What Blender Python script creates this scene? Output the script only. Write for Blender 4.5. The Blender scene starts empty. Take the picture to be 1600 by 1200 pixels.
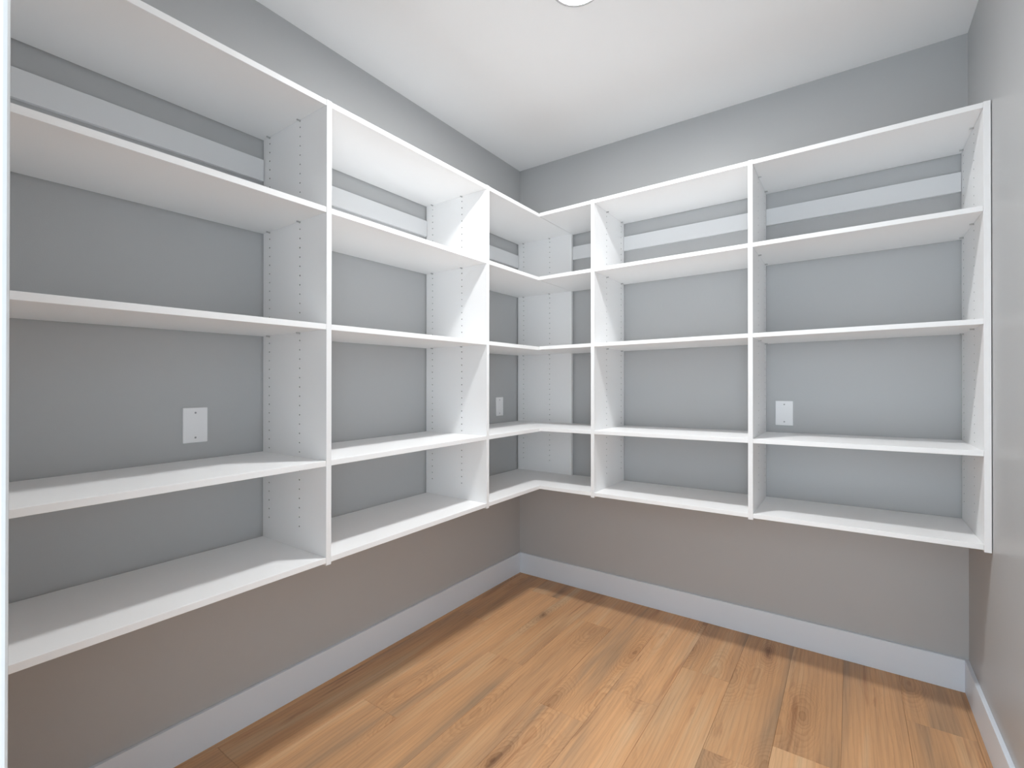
import bpy, bmesh, math, random
from mathutils import Matrix, Vector

random.seed(7)
R = math.radians
scene = bpy.context.scene
col = scene.collection

# ------------------------------------------------------------------ camera
W, H, Y_FRONT = 2.1889, 2.66, -2.596          # room width, ceiling height, face of the door wall
cam = bpy.data.cameras.new('camera')
cam.sensor_fit = 'HORIZONTAL'
cam.sensor_width = 36.0
cam.lens = 751.76 / 1600 * 36.0
cam.clip_start = 0.02
cam_ob = bpy.data.objects.new('camera', cam)
col.objects.link(cam_ob)
yaw, pitch, roll = R(35.152), R(0.1769), R(0.0409)
F = Vector((-math.sin(yaw) * math.cos(pitch), math.cos(yaw) * math.cos(pitch), math.sin(pitch)))
Rt = Vector((math.cos(yaw), math.sin(yaw), 0))
Up = Rt.cross(F)
R2 = Rt * math.cos(roll) + Up * math.sin(roll)
U2 = -Rt * math.sin(roll) + Up * math.cos(roll)
cam_ob.matrix_world = Matrix.Translation((1.8008, -2.6461, 1.2341)) @ Matrix((R2, U2, -F)).transposed().to_4x4()
scene.camera = cam_ob

# ------------------------------------------------------------------ light level
world = bpy.data.worlds.new('world')
scene.world = world
world.use_nodes = True
bgn = world.node_tree.nodes['Background']
bgn.inputs['Color'].default_value = (0.80, 0.91, 1.0, 1)   # soft daylight of the rooms beyond the doorway
bgn.inputs['Strength'].default_value = 1.5
LAMP_STRENGTH = 95.0        # what the frosted disc sends out sideways
LAMP_BEAM = 1.5             # watts in its downward beam
LAMP_XY = (1.01, -1.125)
scene.view_settings.view_transform = 'Standard'
scene.view_settings.look = 'None'
scene.view_settings.gamma = 1.0
scene.view_settings.use_curve_mapping = False
scene.view_settings.exposure = 1.72
# white boards a hand's breadth apart pass light on many times
scene.cycles.max_bounces = 16
scene.cycles.diffuse_bounces = 14
scene.cycles.glossy_bounces = 4


# ------------------------------------------------------------------ materials
def srgb(r, g, b):
    f = lambda c: (c / 255 / 12.92) if c / 255 <= 0.04045 else ((c / 255 + 0.055) / 1.055) ** 2.4
    return (f(r), f(g), f(b), 1)


def new_mat(name, color, rough=0.5, spec=0.5, metal=0.0):
    m = bpy.data.materials.new(name)
    m.use_nodes = True
    b = m.node_tree.nodes['Principled BSDF']
    b.inputs['Base Color'].default_value = color
    b.inputs['Roughness'].default_value = rough
    b.inputs['Specular IOR Level'].default_value = spec
    b.inputs['Metallic'].default_value = metal
    return m


class Nodes:
    def __init__(self, mat):
        self.nt = mat.node_tree
        self.b = self.nt.nodes['Principled BSDF']

    def n(self, t, **kw):
        x = self.nt.nodes.new(t)
        for k, v in kw.items():
            if k.startswith('i_'):
                x.inputs[k[2:].replace('_', ' ')].default_value = v
            else:
                setattr(x, k, v)
        return x

    def l(self, a, b):
        self.nt.links.new(a, b)


def painted(name, color, rough, bump_scale, bump_dist, var=0.02, spec=0.35):
    """paint with roller stipple and the faintest unevenness"""
    m = new_mat(name, color, rough, spec)
    N = Nodes(m)
    tc = N.n('ShaderNodeTexCoord')
    no = N.n('ShaderNodeTexNoise', i_Scale=bump_scale, i_Detail=3.0)
    N.l(tc.outputs['Object'], no.inputs['Vector'])
    bp = N.n('ShaderNodeBump', i_Strength=0.25, i_Distance=bump_dist)
    N.l(no.outputs['Fac'], bp.inputs['Height'])
    N.l(bp.outputs['Normal'], N.b.inputs['Normal'])
    n2 = N.n('ShaderNodeTexNoise', i_Scale=1.7, i_Detail=2.0)
    N.l(tc.outputs['Object'], n2.inputs['Vector'])
    mx = N.n('ShaderNodeMix', data_type='RGBA')
    mx.inputs['A'].default_value = tuple(c * (1 - var) for c in color[:3]) + (1,)
    mx.inputs['B'].default_value = tuple(c * (1 + var) for c in color[:3]) + (1,)
    N.l(n2.outputs['Fac'], mx.inputs['Factor'])
    N.l(mx.outputs['Result'], N.b.inputs['Base Color'])
    return m


M_WALL = painted('grey_wall_paint', (0.478, 0.484, 0.487, 1), 0.38, 260, 0.0006)
M_CEIL = painted('white_ceiling_paint', (0.88, 0.88, 0.88, 1), 0.85, 180, 0.0008)
M_TRIM = painted('white_trim_paint', (0.75, 0.81, 0.88, 1), 0.4, 90, 0.0002)
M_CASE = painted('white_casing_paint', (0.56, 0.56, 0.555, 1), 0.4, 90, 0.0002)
M_SHELF = painted('white_melamine', (0.89, 0.89, 0.89, 1), 0.42, 700, 0.0001, 0.008, 0.45)
M_RAIL = painted('white_rail_paint', (0.78, 0.79, 0.80, 1), 0.5, 500, 0.0001, 0.008, 0.35)
M_EDGE = painted('white_edge_band', (0.86, 0.86, 0.86, 1), 0.45, 700, 0.00005, 0.0)
M_PLATE = new_mat('white_plate_plastic', (0.90, 0.90, 0.91, 1), 0.35)
M_SCREW = new_mat('painted_screw', (0.35, 0.35, 0.35, 1), 0.4, metal=0.3)
M_PIN = new_mat('nickel_pin', (0.55, 0.55, 0.55, 1), 0.35, metal=0.8)
M_HOLE = new_mat('peg_hole_shade', (0.03, 0.028, 0.025, 1), 0.9)  # near-black hole lining: the shade inside the peg holes put into the colour
M_SUB = new_mat('dark_subfloor', (0.05, 0.035, 0.025, 1), 0.9)


def wood_mat():
    m = new_mat('oak_plank', (0.5, 0.3, 0.15, 1), 0.42, 0.4)
    N = Nodes(m)
    tc = N.n('ShaderNodeTexCoord')
    oi = N.n('ShaderNodeObjectInfo')
    # every plank samples its own stretch of board
    off = N.n('ShaderNodeVectorMath', operation='MULTIPLY')
    comb = N.n('ShaderNodeCombineXYZ')
    N.l(oi.outputs['Random'], comb.inputs['X'])
    N.l(oi.outputs['Random'], comb.inputs['Y'])
    N.l(oi.outputs['Random'], comb.inputs['Z'])
    N.l(comb.outputs[0], off.inputs[0])
    off.inputs[1].default_value = (37.0, 53.0, 91.0)
    add = N.n('ShaderNodeVectorMath', operation='ADD')
    N.l(tc.outputs['Object'], add.inputs[0])
    N.l(off.outputs[0], add.inputs[1])

    def mapped(sx, sy, sz=1.0):
        mp = N.n('ShaderNodeMapping')
        mp.inputs['Scale'].default_value = (sx, sy, sz)
        N.l(add.outputs[0], mp.inputs['Vector'])
        return mp.outputs[0]

    def ramp(fac, stops, interp='LINEAR'):
        r = N.n('ShaderNodeValToRGB')
        r.color_ramp.interpolation = interp
        while len(r.color_ramp.elements) < len(stops):
            r.color_ramp.elements.new(0.5)
        for e, (p, c) in zip(r.color_ramp.elements, stops):
            e.position = p
            e.color = c
        N.l(fac, r.inputs['Fac'])
        return r.outputs['Color']

    def mix(fac, a, b, mode='MIX'):
        x = N.n('ShaderNodeMix', data_type='RGBA', blend_type=mode)
        if isinstance(fac, float):
            x.inputs['Factor'].default_value = fac
        else:
            N.l(fac, x.inputs['Factor'])
        for s, v in (('A', a), ('B', b)):
            if isinstance(v, tuple):
                x.inputs[s].default_value = v
            else:
                N.l(v, x.inputs[s])
        return x.outputs['Result']

    def g(v):
        return (v, v, v, 1)

    # broad tone bands along the board (orange, honey, greyed)
    n1 = N.n('ShaderNodeTexNoise', i_Scale=1.0, i_Detail=3.0, i_Roughness=0.5, i_Distortion=0.3)
    N.l(mapped(10.0, 0.9), n1.inputs['Vector'])
    base = ramp(n1.outputs['Fac'], [(0.30, (0.40, 0.255, 0.150, 1)), (0.43, (0.56, 0.32, 0.165, 1)),
                                    (0.55, (0.64, 0.355, 0.175, 1)), (0.72, (0.66, 0.43, 0.245, 1))])
    # cathedral figure: rings of a log cut at a shallow angle
    wv = N.n('ShaderNodeTexWave', wave_type='RINGS', rings_direction='SPHERICAL', wave_profile='SAW',
             i_Scale=7.0, i_Distortion=5.0, i_Detail=3.0, i_Detail_Scale=1.1, i_Detail_Roughness=0.55)
    N.l(mapped(3.2, 0.42), wv.inputs['Vector'])
    rings = ramp(wv.outputs['Fac'], [(0.0, g(0.80)), (0.45, g(1.0)), (1.0, g(1.02))])
    c = mix(0.55, base, rings, 'MULTIPLY')
    # fine straight grain
    n2 = N.n('ShaderNodeTexNoise', i_Scale=1.0, i_Detail=5.0, i_Roughness=0.65, i_Distortion=0.2)
    N.l(mapped(210.0, 3.0), n2.inputs['Vector'])
    grain = ramp(n2.outputs['Fac'], [(0.30, g(0.72)), (0.52, g(1.0)), (0.75, g(1.10))])
    c = mix(0.5, c, grain, 'MULTIPLY')
    # dark mineral streaks and grey smoky patches
    n3 = N.n('ShaderNodeTexNoise', i_Scale=1.0, i_Detail=4.0, i_Roughness=0.6, i_Distortion=0.8)
    N.l(mapped(26.0, 1.6), n3.inputs['Vector'])
    streak = ramp(n3.outputs['Fac'], [(0.60, g(0.0)), (0.70, g(0.75)), (0.80, g(1.0))])
    c = mix(streak, c, mix(1.0, c, (0.66, 0.58, 0.55, 1), 'MULTIPLY'))
    n4 = N.n('ShaderNodeTexNoise', i_Scale=1.0, i_Detail=3.0, i_Roughness=0.55, i_Distortion=0.4)
    N.l(mapped(7.0, 1.3, 3.0), n4.inputs['Vector'])
    smoky = ramp(n4.outputs['Fac'], [(0.54, g(0.0)), (0.70, g(0.8))])
    c = mix(smoky, c, mix(1.0, c, (0.80, 0.86, 0.95, 1), 'MULTIPLY'))
    # knots: sparse cells pulled long by the grain, with growth rings wrapped round them
    warp = N.n('ShaderNodeTexNoise', i_Scale=7.0, i_Detail=4.0, i_Roughness=0.6)
    N.l(add.outputs[0], warp.inputs['Vector'])
    wsub = N.n('ShaderNodeVectorMath', operation='MULTIPLY_ADD')
    N.l(warp.outputs['Color'], wsub.inputs[0])
    wsub.inputs[1].default_value = (0.055, 0.16, 0.0)
    N.l(add.outputs[0], wsub.inputs[2])
    kmap = N.n('ShaderNodeMapping')
    kmap.inputs['Scale'].default_value = (5.2, 1.7, 0.0)
    N.l(wsub.outputs[0], kmap.inputs['Vector'])
    vo = N.n('ShaderNodeTexVoronoi', i_Scale=1.0, i_Randomness=1.0)
    N.l(kmap.outputs[0], vo.inputs['Vector'])
    d = vo.outputs['Distance']
    fr = N.n('ShaderNodeMath', operation='MULTIPLY')
    N.l(d, fr.inputs[0])
    fr.inputs[1].default_value = 24.0
    fra = N.n('ShaderNodeMath', operation='FRACT')
    N.l(fr.outputs[0], fra.inputs[0])
    ringline = ramp(fra.outputs[0], [(0.0, g(0.0)), (0.45, g(0.25)), (0.82, g(1.0)), (1.0, g(0.0))])
    near = ramp(d, [(0.06, g(0.75)), (0.30, g(0.45)), (0.48, g(0.0))])
    c = mix(mix(1.0, ringline, near, 'MULTIPLY'), c, mix(1.0, c, (0.70, 0.62, 0.55, 1), 'MULTIPLY'))
    knot = ramp(d, [(0.0, g(1.0)), (0.035, g(0.8)), (0.10, g(0.25)), (0.20, g(0.0))])
    c = mix(knot, c, mix(1.0, c, (0.40, 0.34, 0.32, 1), 'MULTIPLY'))
    # short dark checks running with the grain
    n6 = N.n('ShaderNodeTexNoise', i_Scale=1.0, i_Detail=6.0, i_Roughness=0.75, i_Distortion=0.6)
    N.l(mapped(60.0, 3.0, 7.0), n6.inputs['Vector'])
    chk = ramp(n6.outputs['Fac'], [(0.66, g(0.0)), (0.70, g(0.6)), (0.76, g(0.9))])
    c = mix(chk, c, mix(1.0, c, (0.52, 0.45, 0.42, 1), 'MULTIPLY'))
    # board-to-board tone
    hsv = N.n('ShaderNodeHueSaturation')
    mr = N.n('ShaderNodeMapRange')
    N.l(oi.outputs['Random'], mr.inputs['Value'])
    mr.inputs['To Min'].default_value = 0.90
    mr.inputs['To Max'].default_value = 1.08
    N.l(mr.outputs[0], hsv.inputs['Value'])
    N.l(c, hsv.inputs['Color'])
    N.l(hsv.outputs[0], N.b.inputs['Base Color'])
    bp = N.n('ShaderNodeBump', i_Strength=0.3, i_Distance=0.0004)
    N.l(n2.outputs['Fac'], bp.inputs['Height'])
    N.l(bp.outputs['Normal'], N.b.inputs['Normal'])
    rr = ramp(n2.outputs['Fac'], [(0.3, g(0.52)), (0.7, g(0.40))])
    N.l(rr, N.b.inputs['Roughness'])
    return m


M_WOOD = wood_mat()


# ------------------------------------------------------------------ helpers
def tag(o, label=None, cat=None, group=None, kind=None):
    for k, v in (('label', label), ('category', cat), ('group', group), ('kind', kind)):
        if v:
            o[k] = v
    return o


def empty(name, loc):
    o = bpy.data.objects.new(name, None)
    o.empty_display_size = 0.1
    o.location = loc
    col.objects.link(o)
    return o


def link(name, me, mats, parent=None, loc=(0, 0, 0), rotz=0.0):
    """loc is in world space; the parents are never rotated"""
    for m in (mats if isinstance(mats, (list, tuple)) else [mats]):
        if m.name not in [x.name for x in me.materials]:
            me.materials.append(m)
    o = bpy.data.objects.new(name, me)
    col.objects.link(o)
    loc = Vector(loc)
    if parent:
        o.parent = parent
        p, off = parent, Vector((0, 0, 0))
        while p:
            off += p.location
            p = p.parent
        loc = loc - off
    o.location = loc
    o.rotation_euler = (0, 0, rotz)
    return o


def mesh_of(bm, name):
    bmesh.ops.recalc_face_normals(bm, faces=bm.faces)
    me = bpy.data.meshes.new(name)
    bm.to_mesh(me)
    bm.free()
    return me


def box_bm(x0, x1, y0, y1, z0, z1, bevel=0.0, shear=None, seg=1, bm=None):
    own = bm is None
    bm = bm or bmesh.new()
    r = bmesh.ops.create_cube(bm, size=1.0)
    for v in r['verts']:
        v.co = Vector((x0 + (v.co.x + .5) * (x1 - x0), y0 + (v.co.y + .5) * (y1 - y0), z0 + (v.co.z + .5) * (z1 - z0)))
        if shear:
            v.co.z += shear(v.co.x, v.co.y)
    if bevel and own:
        bmesh.ops.bevel(bm, geom=list(bm.edges), offset=bevel, segments=seg, affect='EDGES', profile=0.5)
    return bm


def disc_prism(bm, r, h, z, n=24, r2=None):
    bmesh.ops.create_cone(bm, cap_ends=True, segments=n, radius1=r, radius2=r if r2 is None else r2, depth=h,
                          matrix=Matrix.Translation((0, 0, z)))


# ------------------------------------------------------------------ room shell
T = 0.12
wall_left = link('wall_left', mesh_of(box_bm(-T, 0, Y_FRONT - T, T, -0.05, H + .1), 'wall_left'), M_WALL)
tag(wall_left, 'long grey painted wall on the left, behind the deeper run of shelves', 'wall', kind='structure')
wall_back = link('wall_back', mesh_of(box_bm(0, W, 0, T, -0.05, H + .1), 'wall_back'), M_WALL)
tag(wall_back, 'grey painted wall facing the camera, behind the right-hand shelves', 'wall', kind='structure')
wall_right = link('wall_right', mesh_of(box_bm(W, W + T, Y_FRONT - T, T, -0.05, H + .1), 'wall_right'), M_WALL)
tag(wall_right, 'bare light grey wall at the right edge of the room', 'wall', kind='structure')
ceiling = link('ceiling', mesh_of(box_bm(0, W, Y_FRONT - T, 0, H, H + .1), 'ceiling'), M_CEIL)
tag(ceiling, 'flat white painted ceiling', 'ceiling', kind='structure')

# door wall: the photographer stands in its opening
DX0, DX1, DZ = 1.342, 2.118, 2.07
bm = bmesh.new()
box_bm(0, DX0, Y_FRONT - T, Y_FRONT, -0.05, H, bm=bm)
box_bm(DX1, W, Y_FRONT - T, Y_FRONT, -0.05, H, bm=bm)
box_bm(DX0, DX1, Y_FRONT - T, Y_FRONT, DZ, H, bm=bm)
wall_front = link('wall_front', mesh_of(bm, 'wall_front'), M_WALL)
tag(wall_front, 'grey wall with the doorway the room is seen from', 'wall', kind='structure')

# door lining and casing (the blurred white strip down the left edge of the view)
frame = empty('door_1', ((DX0 + DX1) / 2, Y_FRONT, 0))
tag(frame, 'white painted door frame, its near edge a white strip at the far left', 'door frame', kind='structure')
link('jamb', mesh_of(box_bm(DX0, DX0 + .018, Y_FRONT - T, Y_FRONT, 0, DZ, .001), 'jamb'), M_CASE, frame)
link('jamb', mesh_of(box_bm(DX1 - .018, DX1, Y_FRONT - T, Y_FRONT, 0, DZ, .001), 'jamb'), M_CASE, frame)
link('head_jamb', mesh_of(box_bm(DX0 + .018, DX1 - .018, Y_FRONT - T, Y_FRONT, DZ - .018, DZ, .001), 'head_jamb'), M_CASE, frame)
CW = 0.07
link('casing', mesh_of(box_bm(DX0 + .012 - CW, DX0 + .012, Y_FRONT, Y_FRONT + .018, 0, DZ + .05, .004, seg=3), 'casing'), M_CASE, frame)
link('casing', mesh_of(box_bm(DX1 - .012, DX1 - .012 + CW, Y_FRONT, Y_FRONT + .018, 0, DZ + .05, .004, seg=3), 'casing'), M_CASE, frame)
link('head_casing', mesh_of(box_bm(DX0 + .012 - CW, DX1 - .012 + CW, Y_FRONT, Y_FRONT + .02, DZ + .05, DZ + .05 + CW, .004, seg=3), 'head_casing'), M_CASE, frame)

# baseboards
BT, BH = 0.014, 0.1304
bl = link('baseboard_left', mesh_of(box_bm(0, BT, Y_FRONT, 0, 0, BH, .0015, seg=2), 'baseboard_left'), M_TRIM)
tag(bl, 'flat white baseboard along the left wall', 'baseboard', kind='structure')
bb = link('baseboard_back', mesh_of(box_bm(BT, W - BT, -BT, 0, 0, BH, .0015, seg=2), 'baseboard_back'), M_TRIM)
tag(bb, 'flat white baseboard along the back wall', 'baseboard', kind='structure')
br = link('baseboard_right', mesh_of(box_bm(W - BT, W, Y_FRONT + .02, 0, 0, BH, .0015, seg=2), 'baseboard_right'), M_TRIM)
tag(br, 'flat white baseboard along the right wall, short piece in the bottom right corner', 'baseboard', kind='structure')
bf = link('baseboard_front', mesh_of(box_bm(BT, DX0 + .012 - CW, Y_FRONT, Y_FRONT + BT, 0, BH, .0015, seg=2), 'baseboard_front'), M_TRIM)
tag(bf, 'flat white baseboard beside the doorway', 'baseboard', kind='structure')

# ------------------------------------------------------------------ floor: planks one by one
floor = link('floor', mesh_of(box_bm(0, W, Y_FRONT - T, 0, -0.05, -0.008), 'floor'), M_SUB)
tag(floor, 'warm oak plank floor running from the doorway to the back wall', 'floor', kind='structure')
PW, X0, PL = 0.193, 1.001, 1.22
joint_of = {1: -0.486, 0: -0.807, -1: -1.05, 2: -0.93, 3: -0.78, 4: -1.16, 5: -0.35, -2: -0.36, -3: -0.88, -4: -0.21, -5: -0.66, -6: -1.0, 6: -.7}
plank_cache = {}
for k in range(-6, 7):
    xa, xb = max(0.0, X0 + k * PW), min(W, X0 + (k + 1) * PW)
    if xb - xa < 0.005:
        continue
    j = joint_of[k]
    ys = [j + PL * n for n in range(-3, 3)]
    for a in ys:
        ya, yb = max(Y_FRONT - T, a), min(0.0, a + PL)
        if yb - ya < 0.01:
            continue
        key = (round(xb - xa, 4), round(yb - ya, 4))
        if key not in plank_cache:
            w, l = xb - xa - .0006, yb - ya - .0006
            b = bmesh.new()
            box_bm(-w / 2, w / 2, -l / 2, l / 2, -0.008, 0.0, bm=b)
            top = [e for e in b.edges if all(abs(v.co.z) < 1e-6 for v in e.verts)]
            bmesh.ops.bevel(b, geom=top, offset=.0007, segments=1, affect='EDGES')
            plank_cache[key] = mesh_of(b, 'plank')
        link('plank', plank_cache[key], M_WOOD, floor, ((xa + xb) / 2, (ya + yb) / 2, 0))

# ------------------------------------------------------------------ shelving
DL, DR, TH = 0.4031, 0.4015, 0.0184            # depth of the left and back runs, board thickness
ZT = [2.1813, 1.8314, 1.4486, 1.0022, 0.6861]  # upper face of each row of shelves at the inner corner
SL, SR = 0.0106, 0.0070                        # the runs drop and rise slightly away from the corner
GAP = 0.006


def zl(y):
    return (min(y, -DR) + DR) * SL


def zr(x):
    return (x - DL) * SR


def panel_mesh(depth, z0, z1, holes_left, holes_right, hz0, hz1, cols):
    """upright board: x = distance from the wall, y = thickness, real 5 mm peg holes 32 mm apart in each face"""
    bm = bmesh.new()
    th, r, dp, hs = TH, 0.0025, 0.007, 0.016
    xs = [0.0]
    for c in cols:
        xs += [c - hs, c + hs]
    xs.append(depth)
    n = int((hz1 - hz0) / 0.032)
    rows = [hz1 + hs - 0.032 * i for i in range(n + 2)]
    rows = [z1] + rows + [z0]
    cache = {}

    def V(x, y, z):
        k = (round(x, 5), round(y, 5), round(z, 5))
        if k not in cache:
            cache[k] = bm.verts.new((x, y, z))
        return cache[k]

    def face(vs, mi=0):
        try:
            f = bm.faces.new(vs)
            f.material_index = mi
        except ValueError:
            pass

    for side, y, has, ydeep in ((-1, 0.0, holes_left, dp), (1, th, holes_right, th - dp)):
        for i in range(len(rows) - 1):
            za, zb = rows[i], rows[i + 1]
            for j in range(len(xs) - 1):
                xa, xb = xs[j], xs[j + 1]
                if has and j % 2 == 1 and 1 <= i <= len(rows) - 3:
                    cx, cz = (xa + xb) / 2, (za + zb) / 2
                    outer = [(xb, cz), (xb, za), (cx, za), (xa, za), (xa, cz), (xa, zb), (cx, zb), (xb, zb)]
                    O = [V(p[0], y, p[1]) for p in outer]
                    I = [V(cx + r * math.cos(q * math.pi / 4), y, cz + r * math.sin(q * math.pi / 4)) for q in range(8)]
                    B = [V(cx + r * math.cos(q * math.pi / 4), ydeep, cz + r * math.sin(q * math.pi / 4)) for q in range(8)]
                    for q in range(8):
                        p = (q + 1) % 8
                        f1 = [O[q], O[p], I[p], I[q]]
                        f2 = [I[q], I[p], B[p], B[q]]
                        face(f1 if side < 0 else f1[::-1])
                        face(f2 if side < 0 else f2[::-1], 1)
                    face(B if side < 0 else B[::-1], 1)
                else:
                    q = [V(xa, y, za), V(xa, y, zb), V(xb, y, zb), V(xb, y, za)]
                    face(q if side < 0 else q[::-1])
    for i in range(len(rows) - 1):
        za, zb = rows[i], rows[i + 1]
        face([V(0, 0, zb), V(0, 0, za), V(0, th, za), V(0, th, zb)])
        face([V(depth, 0, za), V(depth, 0, zb), V(depth, th, zb), V(depth, th, za)], 2)
    for j in range(len(xs) - 1):
        xa, xb = xs[j], xs[j + 1]
        face([V(xa, 0, z1), V(xb, 0, z1), V(xb, th, z1), V(xa, th, z1)])
        face([V(xa, 0, z0), V(xa, th, z0), V(xb, th, z0), V(xb, 0, z0)])
    me = bpy.data.meshes.new('vertical_panel')
    bm.normal_update()
    bm.to_mesh(me)
    bm.free()
    return me


bm = bmesh.new()
bmesh.ops.create_cone(bm, cap_ends=True, segments=10, radius1=.0026, radius2=.0026, depth=.012,
                      matrix=Matrix.Translation((0, 0.006, 0)) @ Matrix.Rotation(R(90), 4, 'X'))
bmesh.ops.create_cone(bm, cap_ends=True, segments=10, radius1=.0042, radius2=.0042, depth=.0012,
                      matrix=Matrix.Translation((0, 0.0006, 0)) @ Matrix.Rotation(R(90), 4, 'X'))
PIN = mesh_of(bm, 'shelf_pin')   # sticks out towards +y

Y_END, Y_A, Y_B, Y_P = -2.5755, -1.7119, -0.8671, -0.0284
X_C, X_D, X_E = 0.7134, 1.4444, 2.1680
HC = [0.050, 0.2477]                           # the two columns of peg holes, from the wall
ZB, ZTOP = ZT[4] - TH - .007, ZT[0] + .0015


def add_shelf(parent, run, a, b, row, pins=(True, True), back=GAP + .001):
    """run 'L': a..b along y; run 'B': a..b along x"""
    g = 0.0004
    z = ZT[row]
    inset = 0.0008
    if run == 'L':
        me = mesh_of(box_bm(back, DL - inset, a + g, b - g, z - TH, z, .0006, lambda x, y: zl(y)), 'shelf')
    else:
        me = mesh_of(box_bm(a + g, b - g, -(DR - inset), -back, z - TH, z, .0006, lambda x, y: zr(x)), 'shelf')
    o = link('shelf', me, M_SHELF, parent)
    for end, on in ((0, pins[0]), (1, pins[1])):
        if not on:
            continue
        for h in HC:
            p = (a, b)[end]
            if run == 'L':
                loc = (h, p, z + zl(p) - TH - .0024)
                rz = 0 if end == 0 else math.pi
            else:
                loc = (p, -h, z + zr(p) - TH - .0024)
                rz = -math.pi / 2 if end == 0 else math.pi / 2
            link('shelf_pin', PIN, M_PIN, o, loc, rz)
    return o


RT, RZ0, RZ1 = 0.0145, 2.0073, 2.0868


def add_rail(parent, run, a, b):
    g = 0.0012
    if run == 'L':
        me = mesh_of(box_bm(0.0003, RT, a + g, b - g * 2.5, RZ0, RZ1, .0006, lambda x, y: zl(y)), 'mounting_rail')
    else:
        me = mesh_of(box_bm(a + g, b - g, -RT, -0.0003, RZ0, RZ1, .0006, lambda x, y: zr(x)), 'mounting_rail')
    return link('mounting_rail', me, M_RAIL, parent)


MATS_P = [M_SHELF, M_HOLE, M_EDGE]
unit_l = empty('wall_shelving', (0.2, -1.4, ZB))
tag(unit_l, 'white open shelving hung on the left wall, running from the doorway into the corner', 'shelving')
for y, hl, hr in ((Y_END, False, True), (Y_A, True, True), (Y_B, True, True), (Y_P, True, False)):
    dz = zl(y)
    me = panel_mesh(DL - GAP, ZB, ZTOP, hl, hr, 0.738, 2.1385, [h - GAP for h in HC])
    link('vertical_panel', me, MATS_P, unit_l, (GAP, y, dz))
for a, b in ((Y_END + TH, Y_A), (Y_A + TH, Y_B), (Y_B + TH, Y_P)):
    for row in range(5):
        add_shelf(unit_l, 'L', a, b, row)
    add_rail(unit_l, 'L', a, b)

unit_b = empty('wall_shelving', (1.3, -0.2, ZB))
tag(unit_b, 'white open shelving hung on the back wall, from the corner to the right wall', 'shelving')
for x, hl, hr in ((X_C, True, True), (X_D, True, True), (X_E, True, False)):
    me = panel_mesh(DR - GAP, ZB, ZTOP, hl, hr, 0.738, 2.1385, [h - GAP for h in HC])
    link('vertical_panel', me, MATS_P, unit_b, (x, -GAP, zr(x)), -math.pi / 2)
for a, b in ((DL + .0004, X_C), (X_C + TH, X_D), (X_D + TH, X_E)):
    for row in range(5):
        add_shelf(unit_b, 'B', a, b, row, pins=(a > 0.6, True))
    add_rail(unit_b, 'B', a, b)

# ------------------------------------------------------------------ blank wall plates
PWD, PHT = 0.0745, 0.117
pm = mesh_of(box_bm(-PWD / 2, PWD / 2, 0, .0055, -PHT / 2, PHT / 2, .002, seg=2), 'plate')
bm = bmesh.new()
bmesh.ops.create_cone(bm, cap_ends=True, segments=16, radius1=.0034, radius2=.0026, depth=.0012,
                      matrix=Matrix.Rotation(R(-90), 4, 'X'))
box_bm(-.0024, .0024, .0004, .0009, -.0004, .0004, bm=bm)
sm = mesh_of(bm, 'screw')


def plate(loc, rotz, label):
    root = empty('wall_plate', loc)
    tag(root, label, 'wall plate', 'blank wall plates behind the shelves')
    n = Matrix.Rotation(rotz, 3, 'Z') @ Vector((0, 1, 0))
    link('cover', pm, M_PLATE, root, loc, rotz)
    for s in (-1, 1):
        link('screw', sm, M_SCREW, root, Vector(loc) + n * .0059 + Vector((0, 0, s * .0415)), rotz)


plate((0.0, -1.938, 1.1005), -math.pi / 2, 'blank white wall plate on the left wall in the nearest shelf bay')
plate((0.0, -0.2295, 1.1025), -math.pi / 2, 'blank white wall plate on the left wall inside the narrow corner bay')
plate((1.5395, 0.0, 1.1025), math.pi, 'blank white wall plate on the back wall in the right-most shelf bay')

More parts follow.
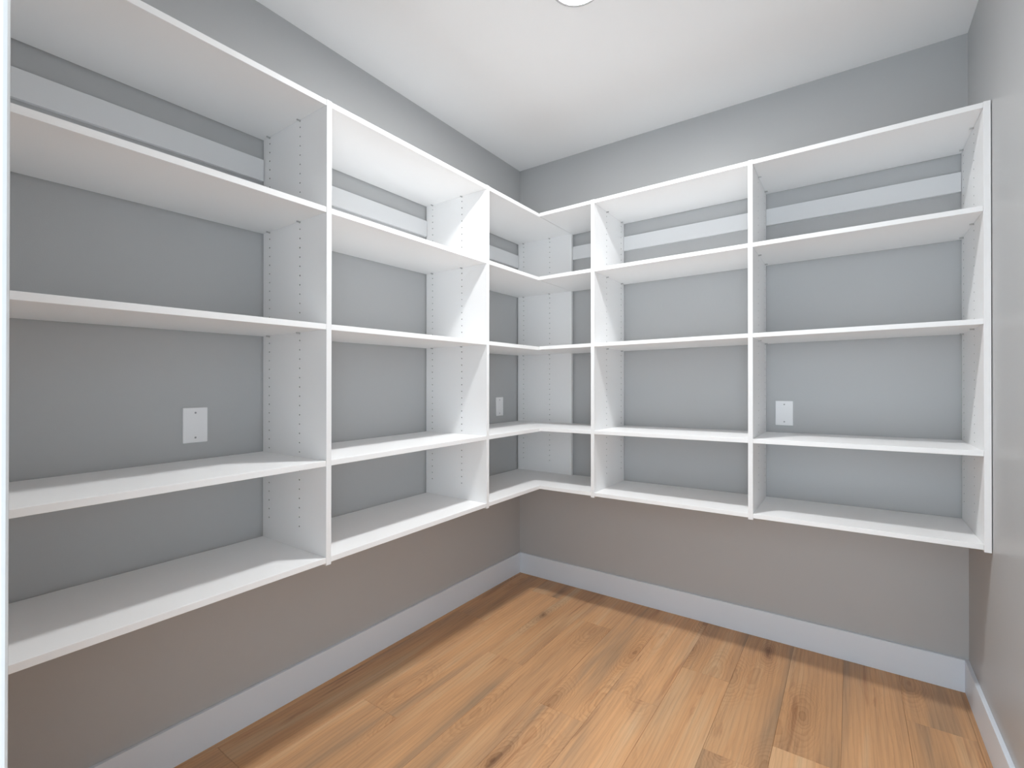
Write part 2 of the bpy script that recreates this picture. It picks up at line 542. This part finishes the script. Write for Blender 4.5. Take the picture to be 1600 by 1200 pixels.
# ------------------------------------------------------------------ ceiling lamp
lamp = empty('ceiling_light', (LAMP_XY[0], LAMP_XY[1], H))
tag(lamp, 'round white flush ceiling light above the middle of the room', 'ceiling light')
bm = bmesh.new()
n = 48
prof = [(0.080, 0.0), (0.095, 0.0), (0.095, -0.012), (0.092, -0.015), (0.082, -0.015), (0.080, -0.012)]
ringv = [[bm.verts.new((r * math.cos(2 * math.pi * i / n), r * math.sin(2 * math.pi * i / n), z)) for r, z in prof] for i in range(n)]
for i in range(n):
    a, b = ringv[i], ringv[(i + 1) % n]
    for j in range(len(prof)):
        k = (j + 1) % len(prof)
        bm.faces.new((a[j], b[j], b[k], a[k]))
link('trim_ring', mesh_of(bm, 'trim_ring'), M_CASE, lamp, lamp.location)
bm = bmesh.new()
prof = [(0.0795, -0.004), (0.0790, -0.0125), (0.070, -0.0135), (0.050, -0.0140), (0.030, -0.0142), (0.012, -0.0143)]
ringv = [[bm.verts.new((r * math.cos(2 * math.pi * i / n), r * math.sin(2 * math.pi * i / n), z)) for r, z in prof] for i in range(n)]
tip = bm.verts.new((0, 0, -0.0143))
for i in range(n):
    a, b = ringv[i], ringv[(i + 1) % n]
    for j in range(len(prof) - 1):
        bm.faces.new((a[j], b[j], b[j + 1], a[j + 1]))
    bm.faces.new((a[-1], b[-1], tip))
M_GLOW = new_mat('glowing_diffuser', (0.9, 0.9, 0.9, 1), 0.5)
gb = M_GLOW.node_tree.nodes['Principled BSDF']
gb.inputs['Emission Color'].default_value = (0.975, 0.99, 1.0, 1)
gb.inputs['Emission Strength'].default_value = LAMP_STRENGTH
link('diffuser', mesh_of(bm, 'diffuser'), M_GLOW, lamp, lamp.location)

# the lamp's own downward beam
ld = bpy.data.lights.new('ceiling_light_beam', 'AREA')
ld.shape = 'DISK'
ld.size = 0.15
ld.energy = LAMP_BEAM
ld.spread = R(110)
ld.color = (0.975, 0.99, 1.0)
lo = bpy.data.objects.new('beam', ld)
col.objects.link(lo)
lo.parent = lamp
lo.location = (0, 0, -0.0165)
